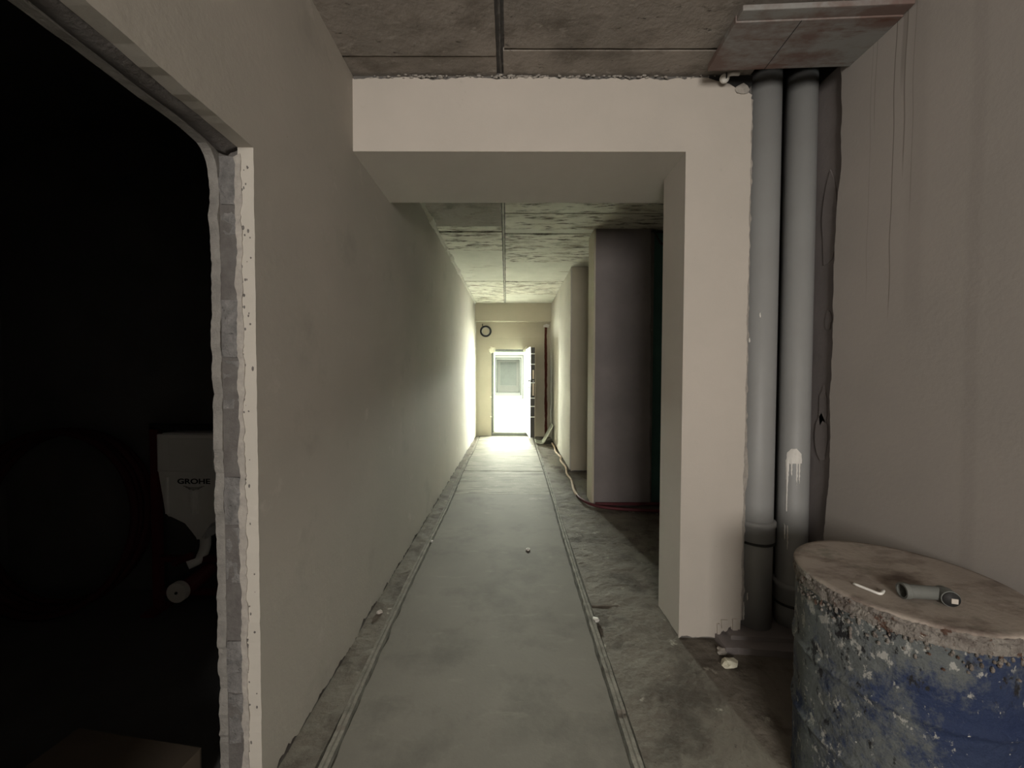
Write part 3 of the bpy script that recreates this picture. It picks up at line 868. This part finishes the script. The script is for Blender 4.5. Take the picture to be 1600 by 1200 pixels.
# ------------------------------------------------------------------ bent sheet by the right wall near the door
bs = empty('bent_sheet', (0, 0, 0))
prof = [(0.46, 0.035), (0.50, 0.012), (0.56, 0.003), (0.61, 0.006), (0.645, 0.04), (0.70, 0.145), (0.76, 0.26), (0.826, 0.375)]
th = 0.016
up = []
for i, p in enumerate(prof):
    a = Vector(prof[max(0, i - 1)])
    b = Vector(prof[min(len(prof) - 1, i + 1)])
    d = (b - a).normalized()
    up.append((p[0] - d.y * th, p[1] + d.x * th))
slab('bent_sheet_body', M['board'], bs, prof + up[::-1], 'y', 7.95, 8.30)
tag(bs, 'pale bent offcut of sheet leaning on the right wall by the door', 'sheet')

# ------------------------------------------------------------------ board closing the pipe shaft at the ceiling
cb = empty('shaft_cover_board', (0.935, 1.645, 2.925))
tag(cb, 'rust-stained grey board fixed under the ceiling above the two pipes', 'board')
bm = bmesh.new()
add_box(bm, 0.0, 0.680, 0.052, 0.318, 0.0, 0.030, 0.003)
from_bm('board', bm, M['shelf'], cb)
box('front_lip', M['shelf'], cb, 0.004, 0.680, 0.002, 0.054, 0.006, 0.029, 0.004)
box('board_seam', M['gasket'], cb, 0.27, 0.273, 0.054, 0.317, -0.0012, 0.004)
cb.rotation_euler = (0, 0, R(-2.6))
# white clip and cable in the broken corner beside it
cl = empty('cable_clip', (1.08, 2.05, 2.955))
bm = bmesh.new()
bmesh.ops.create_uvsphere(bm, u_segments=16, v_segments=10, radius=0.024)
bmesh.ops.scale(bm, vec=(1, 0.8, 0.95), verts=bm.verts)
from_bm('clip_head', bm, M['white_plastic'], cl, True)
box('clip_slot', M['gasket'], cl, -0.003, 0.003, -0.022, -0.012, -0.012, 0.016)
tube('clip_tail', M['white_plastic'], cl, [(0.01, 0, 0.01), (0.035, 0.0, 0.022), (0.08, 0.01, 0.030)], 0.008, 8, samples=4)
tag(cl, 'small white plastic clip at the upper right corner of the near beam', 'clip')
hc = slab('dark_cavity_patch', M['gasket'], p1, [(1.02, 2.985), (1.06, 2.972), (1.10, 2.965), (1.13, 2.955), (1.17, 2.93), (1.22, 2.925), (1.245, 2.95), (1.245, 2.998), (1.02, 2.998)], 'y', B0 - 0.003, B0 + 0.002)  # flat black patch paints the shade in the plaster hole
lump('plaster_lump', M['plaster_raw'], p1, (1.19, B0, 2.925), (0.035, 0.012, 0.03), 4)

# ------------------------------------------------------------------ sewer pipes in the niche
def riser(cx, cy, r, zc, label, foot=0.05, top=3.42):
    t = empty('sewer_pipe', (cx, cy, foot))
    tag(t, label, 'pipe')
    lathe('pipe_barrel', M['pipe'], t, [(r, 0), (r, zc - 0.06 - foot), (r, zc + 0.07 - foot), (r, top - foot)], seg=48)
    lathe('collar', M['pipe'], t, [(r, zc - 0.055 - foot), (r + 0.009, zc - 0.05 - foot), (r + 0.009, zc + 0.028 - foot), (r + 0.014, zc + 0.032 - foot), (r + 0.014, zc + 0.055 - foot), (r + 0.004, zc + 0.062 - foot), (r, zc + 0.062 - foot)], seg=48)
    lathe('gasket', M['gasket'], t, [(r, zc - 0.066 - foot), (r + 0.011, zc - 0.064 - foot), (r + 0.011, zc - 0.054 - foot), (r, zc - 0.052 - foot)], seg=48)
    return t


pa = riser(1.352, 2.165, 0.087, 0.575, 'thicker grey sewer pipe hard against the plastered pier')
pb = riser(1.555, 2.16, 0.0745, 0.23, 'thinner grey sewer pipe with white paint drips, behind the barrel')


def splat(parent, r, ang, z, pts2):
    """patch of dried paint curved round a pipe: outline of (degrees, dz)"""
    bm = bmesh.new()
    n = 26
    zs = [p[1] for p in pts2]
    z0, z1 = min(zs), max(zs)
    rows = []
    for j in range(n + 1):
        zz = z0 + (z1 - z0) * j / n
        xs = []
        for a, b in zip(pts2, pts2[1:] + pts2[:1]):
            if (a[1] - zz) * (b[1] - zz) <= 0 and a[1] != b[1]:
                xs.append(a[0] + (b[0] - a[0]) * (zz - a[1]) / (b[1] - a[1]))
        if len(xs) < 2:
            continue
        lo, hi = min(xs), max(xs)
        row = []
        for i in range(9):
            aa = R(ang + lo + (hi - lo) * i / 8 + 2.0 * noise.noise((zz * 60, i * 0.6, 2)))
            rr = r + 0.0008 + 0.0022 * math.sin(math.pi * i / 8)
            row.append(bm.verts.new((rr * math.cos(aa), rr * math.sin(aa), z + zz)))
        rows.append(row)
    for A, B in zip(rows, rows[1:]):
        for i in range(8):
            bm.faces.new((A[i], A[i + 1], B[i + 1], B[i]))
    from_bm('paint_drip', bm, M['white'], parent)


zb = 0.05
# camera sees the side of the pipe facing about -127 degrees
for (ang, z, pts2) in [(-122, 0.99, [(-28, -0.02), (-26, 0.02), (-10, 0.045), (8, 0.048), (24, 0.02), (27, -0.03), (12, -0.035), (0, -0.02), (-14, -0.04)]),
                       (-146, 0.93, [(-6, 0.04), (6, 0.05), (7, 0.0), (3, -0.10), (2, -0.24), (-1, -0.24), (-2, -0.10), (-6, -0.02)]),
                       (-131, 0.935, [(-3, 0.04), (3, 0.05), (2.5, -0.03), (0.5, -0.05), (-2, -0.03)]),
                       (-113, 0.93, [(-3, 0.05), (3, 0.05), (3, -0.04), (0.5, -0.09), (-2, -0.06)]),
                       (-104, 0.93, [(-3, 0.06), (3, 0.06), (2, -0.04), (0.5, -0.08), (-2, -0.05)]),
                       (-140, 0.56, [(-2, 0.06), (2, 0.05), (3, -0.05), (0, -0.08), (-2, -0.03)]),
                       (-150, 0.58, [(-3, 0.04), (2, 0.03), (2, -0.03), (0, -0.05), (-2, -0.03)])]:
    splat(pb, 0.0745, ang, z - zb, pts2)
for (ang, z, h_, wd) in [(-160, 0.30, 0.05, 5), (-152, 0.13, 0.05, 3), (-163, 0.42, 0.03, 4), (-150, 1.62, 0.012, 3), (-163, 1.30, 0.02, 4), (-118, 1.75, 0.012, 2), (-140, 0.22, 0.02, 2)]:
    splat(pa, 0.087, ang, z - zb, [(-wd, h_), (wd * 0.5, h_ * 1.1), (wd, -h_ * 0.4), (0, -h_), (-wd, -h_ * 0.5)])
cbx = box('pipe_bracket', M['gasket'], None, 1.44, 1.483, 2.20, 2.39, 2.555, 2.585, 0.003)
tag(cbx, 'small black bracket between the two grey pipes near the top', 'bracket')

# ------------------------------------------------------------------ the barrel
DRX, DRY, DRR, DRZ = 1.280, 1.270, 0.290, 0.770
dm = empty('steel_barrel', (DRX, DRY, 0.0))
tag(dm, 'blue steel barrel smeared with cement, standing against the right wall', 'barrel')


def dj(p, r, z, a):
    n = noise.noise((math.cos(a) * 5, math.sin(a) * 5, z * 9)) * 0.0025 + noise.noise((math.cos(a) * 16, math.sin(a) * 16, z * 50)) * 0.0018
    if z < 0.75:
        n += 0.0012 * max(0, noise.noise((math.cos(a) * 40, math.sin(a) * 40, z * 110)))
    p.x *= 1 + n / max(r, 0.1)
    p.y *= 1 + n / max(r, 0.1)
    return p


prof = [(0.27, 0.0), (0.285, 0.004)]
k = 0
while k < 120:
    z = 0.01 + 0.735 * k / 119
    r = 0.282
    for zr in (0.26, 0.50):
        r += 0.009 * math.exp(-((z - zr) / 0.012) ** 2)
    prof.append((r, z))
    k += 1
prof += [(0.286, 0.750), (0.27, 0.752)]
lathe('barrel_body', M['drum'], dm, prof, seg=256, jitter=dj)
# crusted rolled rim


def rj(p, r, z, a):
    n = 0.005 * noise.noise((math.cos(a) * 14, math.sin(a) * 14, z * 40)) + 0.0035 * noise.noise((math.cos(a) * 45, math.sin(a) * 45, z * 120))
    if r > 0.277:
        p.x *= 1 + n / r
        p.y *= 1 + n / r
    p.z += n * 0.5
    return p


lathe('rim', M['crust'], dm, [(0.278, 0.712), (0.287, 0.716), (0.289, 0.730), (0.287, 0.744), (0.291, 0.752), (0.290, 0.761), (0.284, 0.766), (0.276, 0.762)], seg=300, jitter=rj, smooth=False)
lathe('lid', M['lid'], dm, [(0.287, 0.756), (0.289, 0.766), (0.285, 0.770), (0.27, 0.770), (0.15, 0.7695), (0.0, 0.7695)], seg=128)
# skirt of hanging paint crumbs under the rim
bm = bmesh.new()
random.seed(11)
for k in range(520):
    a = random.uniform(math.pi * 0.85, math.pi * 1.75)
    z = 0.752 - abs(random.gauss(0, 0.035))
    if z < 0.62:
        continue
    s_ = random.uniform(0.002, 0.0055)
    r_ = bmesh.ops.create_icosphere(bm, subdivisions=1, radius=s_)
    bmesh.ops.scale(bm, vec=(1, 1, random.uniform(0.7, 2.2)), verts=r_['verts'])
    rr = 0.2845
    bmesh.ops.translate(bm, vec=(rr * math.cos(a), rr * math.sin(a), z), verts=r_['verts'])
tag(from_bm('paint_crumbs', bm, M['crust'], dm), kind='stuff')

# ------------------------------------------------------------------ things lying on the barrel
zt = DRZ + 0.0
fv = Vector((0.98, -0.14, 0)).normalized()
pf = empty('pipe_fitting', (1.158, 1.150, zt))
tag(pf, 'short dark grey plastic pipe elbow lying on the barrel lid', 'pipe fitting')


def along(t, dz=0.0):
    return (fv.x * t, fv.y * t, 0.0235 + dz)


bm = bmesh.new()
add_tube(bm, [along(t) for t in (0.0, 0.014, 0.017, 0.075, 0.095, 0.112)], [0.0225, 0.0225, 0.0195, 0.0185, 0.0185, 0.018], 28, caps=False)
add_tube(bm, [along(t) for t in (0.0, 0.06)], 0.0175, 28, caps=False)
bm.verts.ensure_lookup_table()
n = 28
for k in range(n):          # mouth of the tube
    bm.faces.new((bm.verts[k], bm.verts[(k + 1) % n], bm.verts[6 * n + (k + 1) % n], bm.verts[6 * n + k]))
from_bm('fitting_body', bm, M['pipe_dark'], pf, False)
tube('mouth_shade', M['gasket'], pf, [along(0.030), along(0.040)], 0.0177, 24)  # black disc paints the shade inside the open mouth
e0 = Vector(along(0.108))
ev = Vector((-0.30, -0.95, 0)).normalized()
tube('elbow_socket', M['pipe_dark'], pf, [e0 + ev * t for t in (-0.018, -0.012, 0.004, 0.006, 0.030)], [0.012, 0.0185, 0.0185, 0.0225, 0.0225], 28, smooth=False)
tube('end_gasket', M['gasket'], pf, [e0 + ev * 0.029, e0 + ev * 0.034], 0.0200, 28)
sd = Vector((-ev.y, ev.x, 0))
bm = bmesh.new()
pc = e0 + ev * 0.034
for (u, v, t) in [(u, v, t) for t in (0, 0.002) for (u, v) in ((-0.002, -0.010), (0.013, -0.010), (0.013, 0.004), (-0.002, 0.004))]:
    bm.verts.new(pc + sd * u + Vector((0, 0, v)) + ev * t)
bm.verts.ensure_lookup_table()
V_ = bm.verts
for f in ((0, 1, 2, 3), (7, 6, 5, 4), (0, 4, 5, 1), (1, 5, 6, 2), (2, 6, 7, 3), (3, 7, 4, 0)):
    bm.faces.new([V_[i] for i in f])
from_bm('end_sticker', bm, M['plaster'], pf)
ws = tube('bent_rod', M['white_plastic'], None, [(1.078, 1.222, zt + 0.005), (1.095, 1.187, zt + 0.005), (1.106, 1.166, zt + 0.005), (1.118, 1.168, zt + 0.006), (1.134, 1.180, zt + 0.006)], 0.0042, 8, samples=4)
tag(ws, 'thin white bent plastic rod on the barrel lid', 'rod')

# ------------------------------------------------------------------ hose along the right side
ho = empty('conduit_hose', (0, 0, 0))
tag(ho, 'red corrugated conduit winding along the right floor to the grey pier', 'conduit')
far = [(0.79, 7.9, 0.03), (0.80, 7.55, 0.02), (0.775, 7.1, 0.02), (0.80, 6.75, 0.02), (0.80, 6.5, 0.05), (0.775, 6.3, 0.025), (0.80, 5.9, 0.02), (0.765, 5.5, 0.02), (0.78, 5.2, 0.02), (0.745, 4.75, 0.02), (0.75, 4.52, 0.02)]
near = [(0.75, 4.52, 0.02), (0.78, 4.36, 0.021), (0.86, 4.20, 0.021), (1.0, 4.10, 0.021), (1.25, 4.04, 0.021), (1.55, 4.0, 0.021), (1.9, 3.96, 0.021)]
tube('lit_run', M['lit_hose'], ho, far, 0.016, 10, ribs=0.06, samples=30)  # stretch in the light, painted paler than the red run
tube('red_run', M['red_hose'], ho, near, 0.016, 10, ribs=0.06, samples=30)
hc2 = empty('foam_strip', (0, 0, 0))
tube('strip_body', M['red_hose'], hc2, [(0.90, 4.225, 0.02), (1.1, 4.22, 0.02), (1.3, 4.225, 0.02), (1.6, 4.23, 0.02)], 0.018, 8, samples=14)
tag(hc2, 'dark red conduit length lying at the foot of the grey pier', 'conduit')
ct = empty('ceiling_cable', (1.56, 4.24, 2.93))
tube('cable_loop', M['gasket'], ct, [(-0.06, 0, 0.05), (-0.03, -0.03, -0.03), (0.0, -0.05, -0.10), (0.06, -0.04, -0.12), (0.14, 0, -0.12), (0.2, 0.02, -0.06)], 0.012, 8, samples=8)
tube('cable_run', M['gasket'], ct, [(-0.08, 0.0, 0.04), (0.05, 0.0, 0.03), (0.25, 0.02, 0.02)], 0.010, 8, samples=8)
tag(ct, 'black cable loop hanging under the ceiling beside the grey pier', 'cable')

# ------------------------------------------------------------------ rubble
for i, (x, y, s_, m_, lb, cat) in enumerate([
        (1.075, 1.90, 0.035, M['foam'], 'pale plaster chunk on the floor in front of the near pier', 'rubble'),
        (1.085, 1.99, 0.024, M['plaster_raw'], 'small grey plaster chunk against the foot of the near pier', 'rubble'),
        (0.485, 2.245, 0.022, M['white'], 'white crumb of plaster on the right edge of the cement strip', 'rubble'),
        (0.12, 3.12, 0.016, M['white'], 'small white plaster crumb in the middle of the cement strip', 'rubble'),
        (-0.70, 3.3, 0.017, M['white'], 'pale crumb on the left edge of the cement strip', 'rubble'),
        (-0.80, 2.31, 0.017, M['plaster'], 'small crumb at the foot of the left wall', 'rubble')]):
    o_ = lump('plaster_chunk', m_, None, (x, y, s_ * 0.36 + (0.011 if abs(x) < 0.42 else -0.006)), (s_ * 1.1, s_, s_ * 0.6), i * 1.7, 2)
    tag(o_, lb, cat)

# ------------------------------------------------------------------ the concealed cistern in the dark room
cx = -1.890
cf = empty('cistern_frame', (cx, 2.42, 0.0))
tag(cf, 'dark red steel mounting frame with a pale toilet cistern in the dark bathroom', 'cistern')
for s_ in (-1, 1):
    u = box('upright', M['red_steel'], cf, s_ * 0.25 - 0.02, s_ * 0.25 + 0.02, -0.12, -0.08, 0.0, 1.12, 0.004)
    f = box('foot', M['red_steel'], u, s_ * 0.25 - 0.04, s_ * 0.25 + 0.04, -0.18, -0.04, 0.0, 0.02, 0.003)
box('top_bar', M['ink'], cf, -0.27, 0.27, -0.12, -0.08, 1.095, 1.135, 0.004)
box('cross_bar', M['red_steel'], cf, -0.23, 0.23, -0.12, -0.09, 0.30, 0.335, 0.003)
box('cross_bar', M['red_steel'], cf, -0.23, 0.23, -0.12, -0.09, 0.10, 0.13, 0.003)
bm = bmesh.new()
# shaped tank: front outline, rounded and narrowing, with the stepped lower edge
out = [(-0.205, 1.06), (-0.19, 1.078), (0.19, 1.078), (0.205, 1.06), (0.21, 0.85), (0.185, 0.60), (0.175, 0.575), (0.13, 0.568), (0.09, 0.55), (0.055, 0.50), (0.05, 0.44), (-0.0, 0.44), (-0.01, 0.50), (-0.05, 0.55), (-0.10, 0.575), (-0.165, 0.578), (-0.185, 0.60), (-0.21, 0.85)]
va = [bm.verts.new((x, -0.13, z)) for x, z in out]
vb = [bm.verts.new((x, -0.02, z)) for x, z in out]
fa = bm.faces.new(va)
fb = bm.faces.new(vb[::-1])
for i in range(len(out)):
    j = (i + 1) % len(out)
    bm.faces.new((va[i], vb[i], vb[j], va[j]))
bmesh.ops.bevel(bm, geom=[e for e in fa.edges], offset=0.012, segments=3, affect='EDGES')
tank = from_bm('tank', bm, M['cistern'], cf)
box('tank_cover', M['cistern'], cf, -0.206, 0.206, -0.143, -0.128, 0.85, 1.075, 0.008)
box('access_plate', M['cistern'], cf, -0.13, 0.13, -0.150, -0.141, 0.875, 1.05, 0.004)
for (x0, x1) in ((-0.165, -0.150), (0.150, 0.165), (-0.022, -0.010), (0.010, 0.022)):
    box('moulded_rib', M['cistern'], cf, x0, x1, -0.142, -0.125, 0.60, 0.82 if abs(x0) > 0.1 else 0.745, 0.003)
# lettering and wave emblem on the tank
cu = bpy.data.curves.new('lettering', 'FONT')
cu.body = 'GROHE'
cu.size = 0.045
cu.extrude = 0.0006
cu.offset = 0.0010
cu.align_x = 'CENTER'
tmp = bpy.data.objects.new('lettering_tmp', cu)
COL.objects.link(tmp)
dg = bpy.context.evaluated_depsgraph_get()
me = bpy.data.meshes.new_from_object(tmp.evaluated_get(dg))
bpy.data.objects.remove(tmp)
me.materials.clear()
lt = link('lettering', me, M['ink'], cf)
lt.rotation_euler = (R(90), 0, 0)
lt.scale = (1.28, 0.95, 1)
lt.location = (0.0, -0.1312, 0.778)
for k, (hw, dz) in enumerate([(0.062, 0.0), (0.048, -0.008), (0.034, -0.015)]):
    tube('wave_mark', M['pipe_dark'], cf, [(-hw, -0.131, 0.765 + dz), (-hw * 0.5, -0.131, 0.757 + dz), (0, -0.131, 0.754 + dz), (hw * 0.5, -0.131, 0.757 + dz), (hw, -0.131, 0.765 + dz)], 0.0016, 6, samples=5)
tube('flush_pipe', M['cistern'], cf, [(0.024, -0.08, 0.46), (0.024, -0.085, 0.38), (0.01, -0.11, 0.32), (-0.03, -0.15, 0.30)], 0.028, 14, samples=6)
tube('inlet_bend', M['red_steel'], cf, [(-0.12, -0.13, 0.30), (-0.06, -0.15, 0.335), (0.0, -0.14, 0.355)], 0.022, 10, samples=6)
tube('drain_pipe', M['red_steel'], cf, [(-0.052, -0.18, 0.163), (-0.03, -0.12, 0.175), (0.05, -0.04, 0.25)], 0.045, 18, samples=5)
tube('drain_plug', M['white_plastic'], cf, [(-0.052, -0.205, 0.163), (-0.052, -0.175, 0.163)], 0.058, 24, smooth=False)
tube('plug_centre', M['gasket'], cf, [(-0.052, -0.209, 0.163), (-0.052, -0.203, 0.163)], 0.008, 10)

# coil of red pipe leaning on the dark rear wall
co = empty('pipe_coil', (-2.72, 2.30, 0.56))
tag(co, 'coil of dark red pipe leaning in the dark bathroom', 'pipe coil')
for k in range(4):
    rr = 0.52 - 0.012 * (k % 2)
    pts = [(rr * math.cos(2 * math.pi * i / 64), 0.04 * k - 0.06 + 0.06 * math.sin(2 * math.pi * i / 64), rr * math.sin(2 * math.pi * i / 64)) for i in range(64)]
    tube('coil_turn', M['coil'], co, pts, 0.02, 10, True)
# cardboard box on the dark floor close to the opening
kb = empty('cardboard_box', (-1.30, 1.12, 0.0), R(-8))
tag(kb, 'low brown cardboard box on the bathroom floor behind the jamb', 'box')
boxes('box_wall', M['cardboard'], kb, [(-0.28, 0.22, -0.2, -0.195, 0, 0.16), (-0.28, 0.22, 0.195, 0.2, 0, 0.16), (-0.28, -0.275, -0.2, 0.2, 0, 0.16), (0.215, 0.22, -0.2, 0.2, 0, 0.16)])
box('box_top', M['cardboard'], kb, -0.28, 0.22, -0.2, 0.0, 0.160, 0.164)
f = box('box_flap', M['cardboard'], kb, -0.28, 0.22, 0.002, 0.2, 0.160, 0.164)
